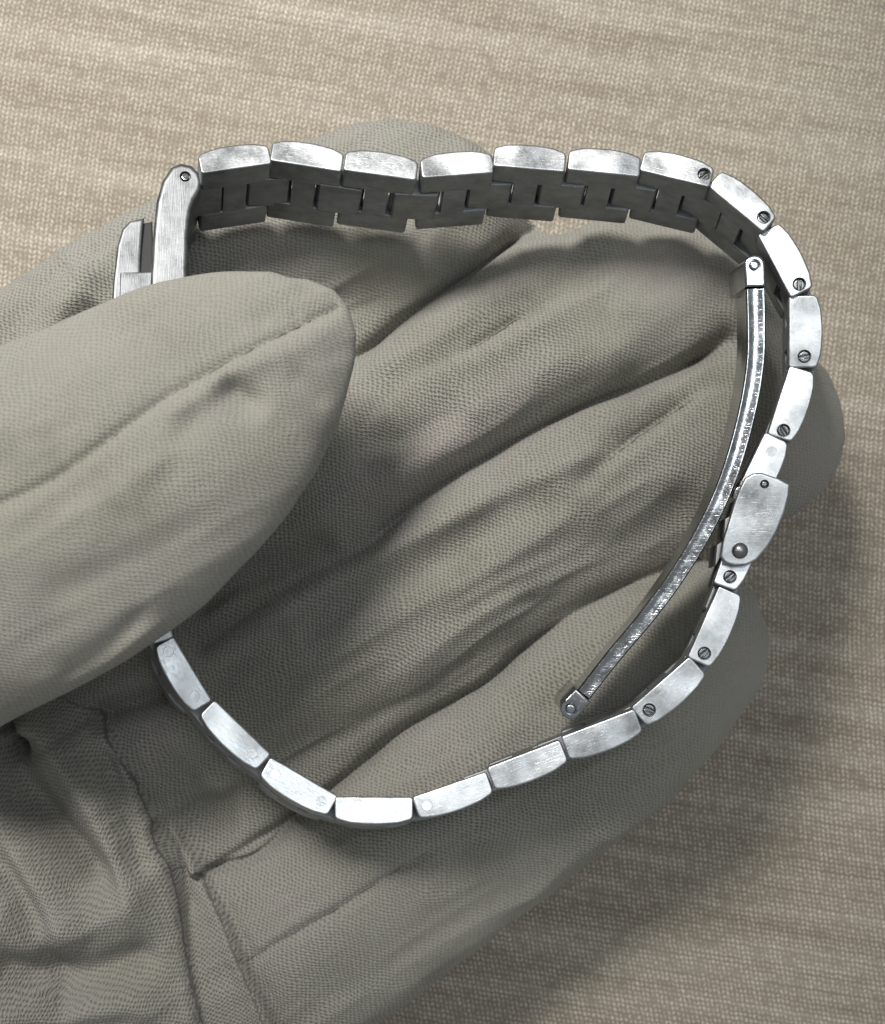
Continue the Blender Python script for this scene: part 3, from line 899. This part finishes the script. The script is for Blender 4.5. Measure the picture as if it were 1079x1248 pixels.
def knuckle(px, py, ang, r, z1, z0, tail):
    """rounded hinge end with its pin"""
    th = R(ang); d = Vector((math.cos(th), -math.sin(th), 0))
    m = Matrix((d, Vector((-d.y, d.x, 0)), Vector((0, 0, 1)))).transposed().to_4x4(); m.translation = W(px, py, z1)
    poly = circle(0, 0, r, 14, 90, 270, False) + [(tail, -r*0.98), (tail, r*0.98)]
    o = prism('hinge', [dict(poly=poly, z0=z0, z1=0, bev=0.02, holes=[(0, 0, r*0.62)], depth=0.05)], M_polish, bl, m)
    prism('hinge_pin', [dict(poly=circle(0, 0, r*0.5, 14), z0=-0.1, z1=-0.004, bev=0.022)], M_polish, watch, m)
knuckle(920, 323, 88, 0.112, 0.03, -1.1, 0.235)
knuckle(696, 864, -48, 0.112, 0.03, -1.1, 0.20)
# cover plates either side of the clasp (near one seen in full)
cov = [(918,577),(928,576),(949,583),(963,590),(962,604),(956,626),(947,648),(936,667),(922,683),(910,689),(896,690),(884,686),(878,678),(881,660),(887,640),(894,617),(901,597),(908,583)]
cover, mV, hv = case_part('clasp_cover', cov, M_satin, 0.16, 0.045, tilt=(-1, 0), bev=0.02, holes=[(932,590,0.05)])
far_cov, mF, _ = case_part('clasp_cover', [(x-8, y+6) for x, y in cov], M_case, -1.42, -1.52, tilt=(-1, 0), bev=0.02)
prism('rivet', [dict(poly=circle(hv[0][0], hv[0][1], 0.04, 16), z0=-0.07, z1=-0.006, bev=0.02)], M_screw, cover, mV)
def dome(name, px, py, z, r, h, mat, parent):
    bm = bmesh.new(); bmesh.ops.create_uvsphere(bm, u_segments=20, v_segments=10, radius=1)
    for v in bm.verts: v.co = Vector((v.co.x*r, v.co.y*r, v.co.z*h))
    m = bpy.data.meshes.new(name); bm.to_mesh(m); bm.free(); smooth(m, 80)
    return link_mesh(name, m, mat, parent, Matrix.Translation(W(px, py, z)))
dome('rivet', 902, 671, 0.155, 0.088, 0.06, M_screw, cover)
# clasp mechanism behind the cover: cross bar, catch and spring tongue
body = [(903,585),(930,592),(915,640),(893,690),(880,688),(886,640)]
case_part('clasp_body', body, M_inner_shade, 0.02, -1.4, tilt=(-9, 6), bev=0.02)
case_part('clasp_catch', [(896,596),(904,590),(908,602),(898,612),(893,606)], M_polish, 0.03, -1.2, tilt=(-9, 4), bev=0.012)
case_part('clasp_catch', [(884,632),(892,628),(890,648),(882,655)], M_inner_shade, 0.0, -1.2, tilt=(-9, 4), bev=0.012)
case_part('clasp_catch', [(874,664),(880,660),(878,680),(872,690)], M_inner_shade, -0.05, -1.2, tilt=(-9, 4), bev=0.012)
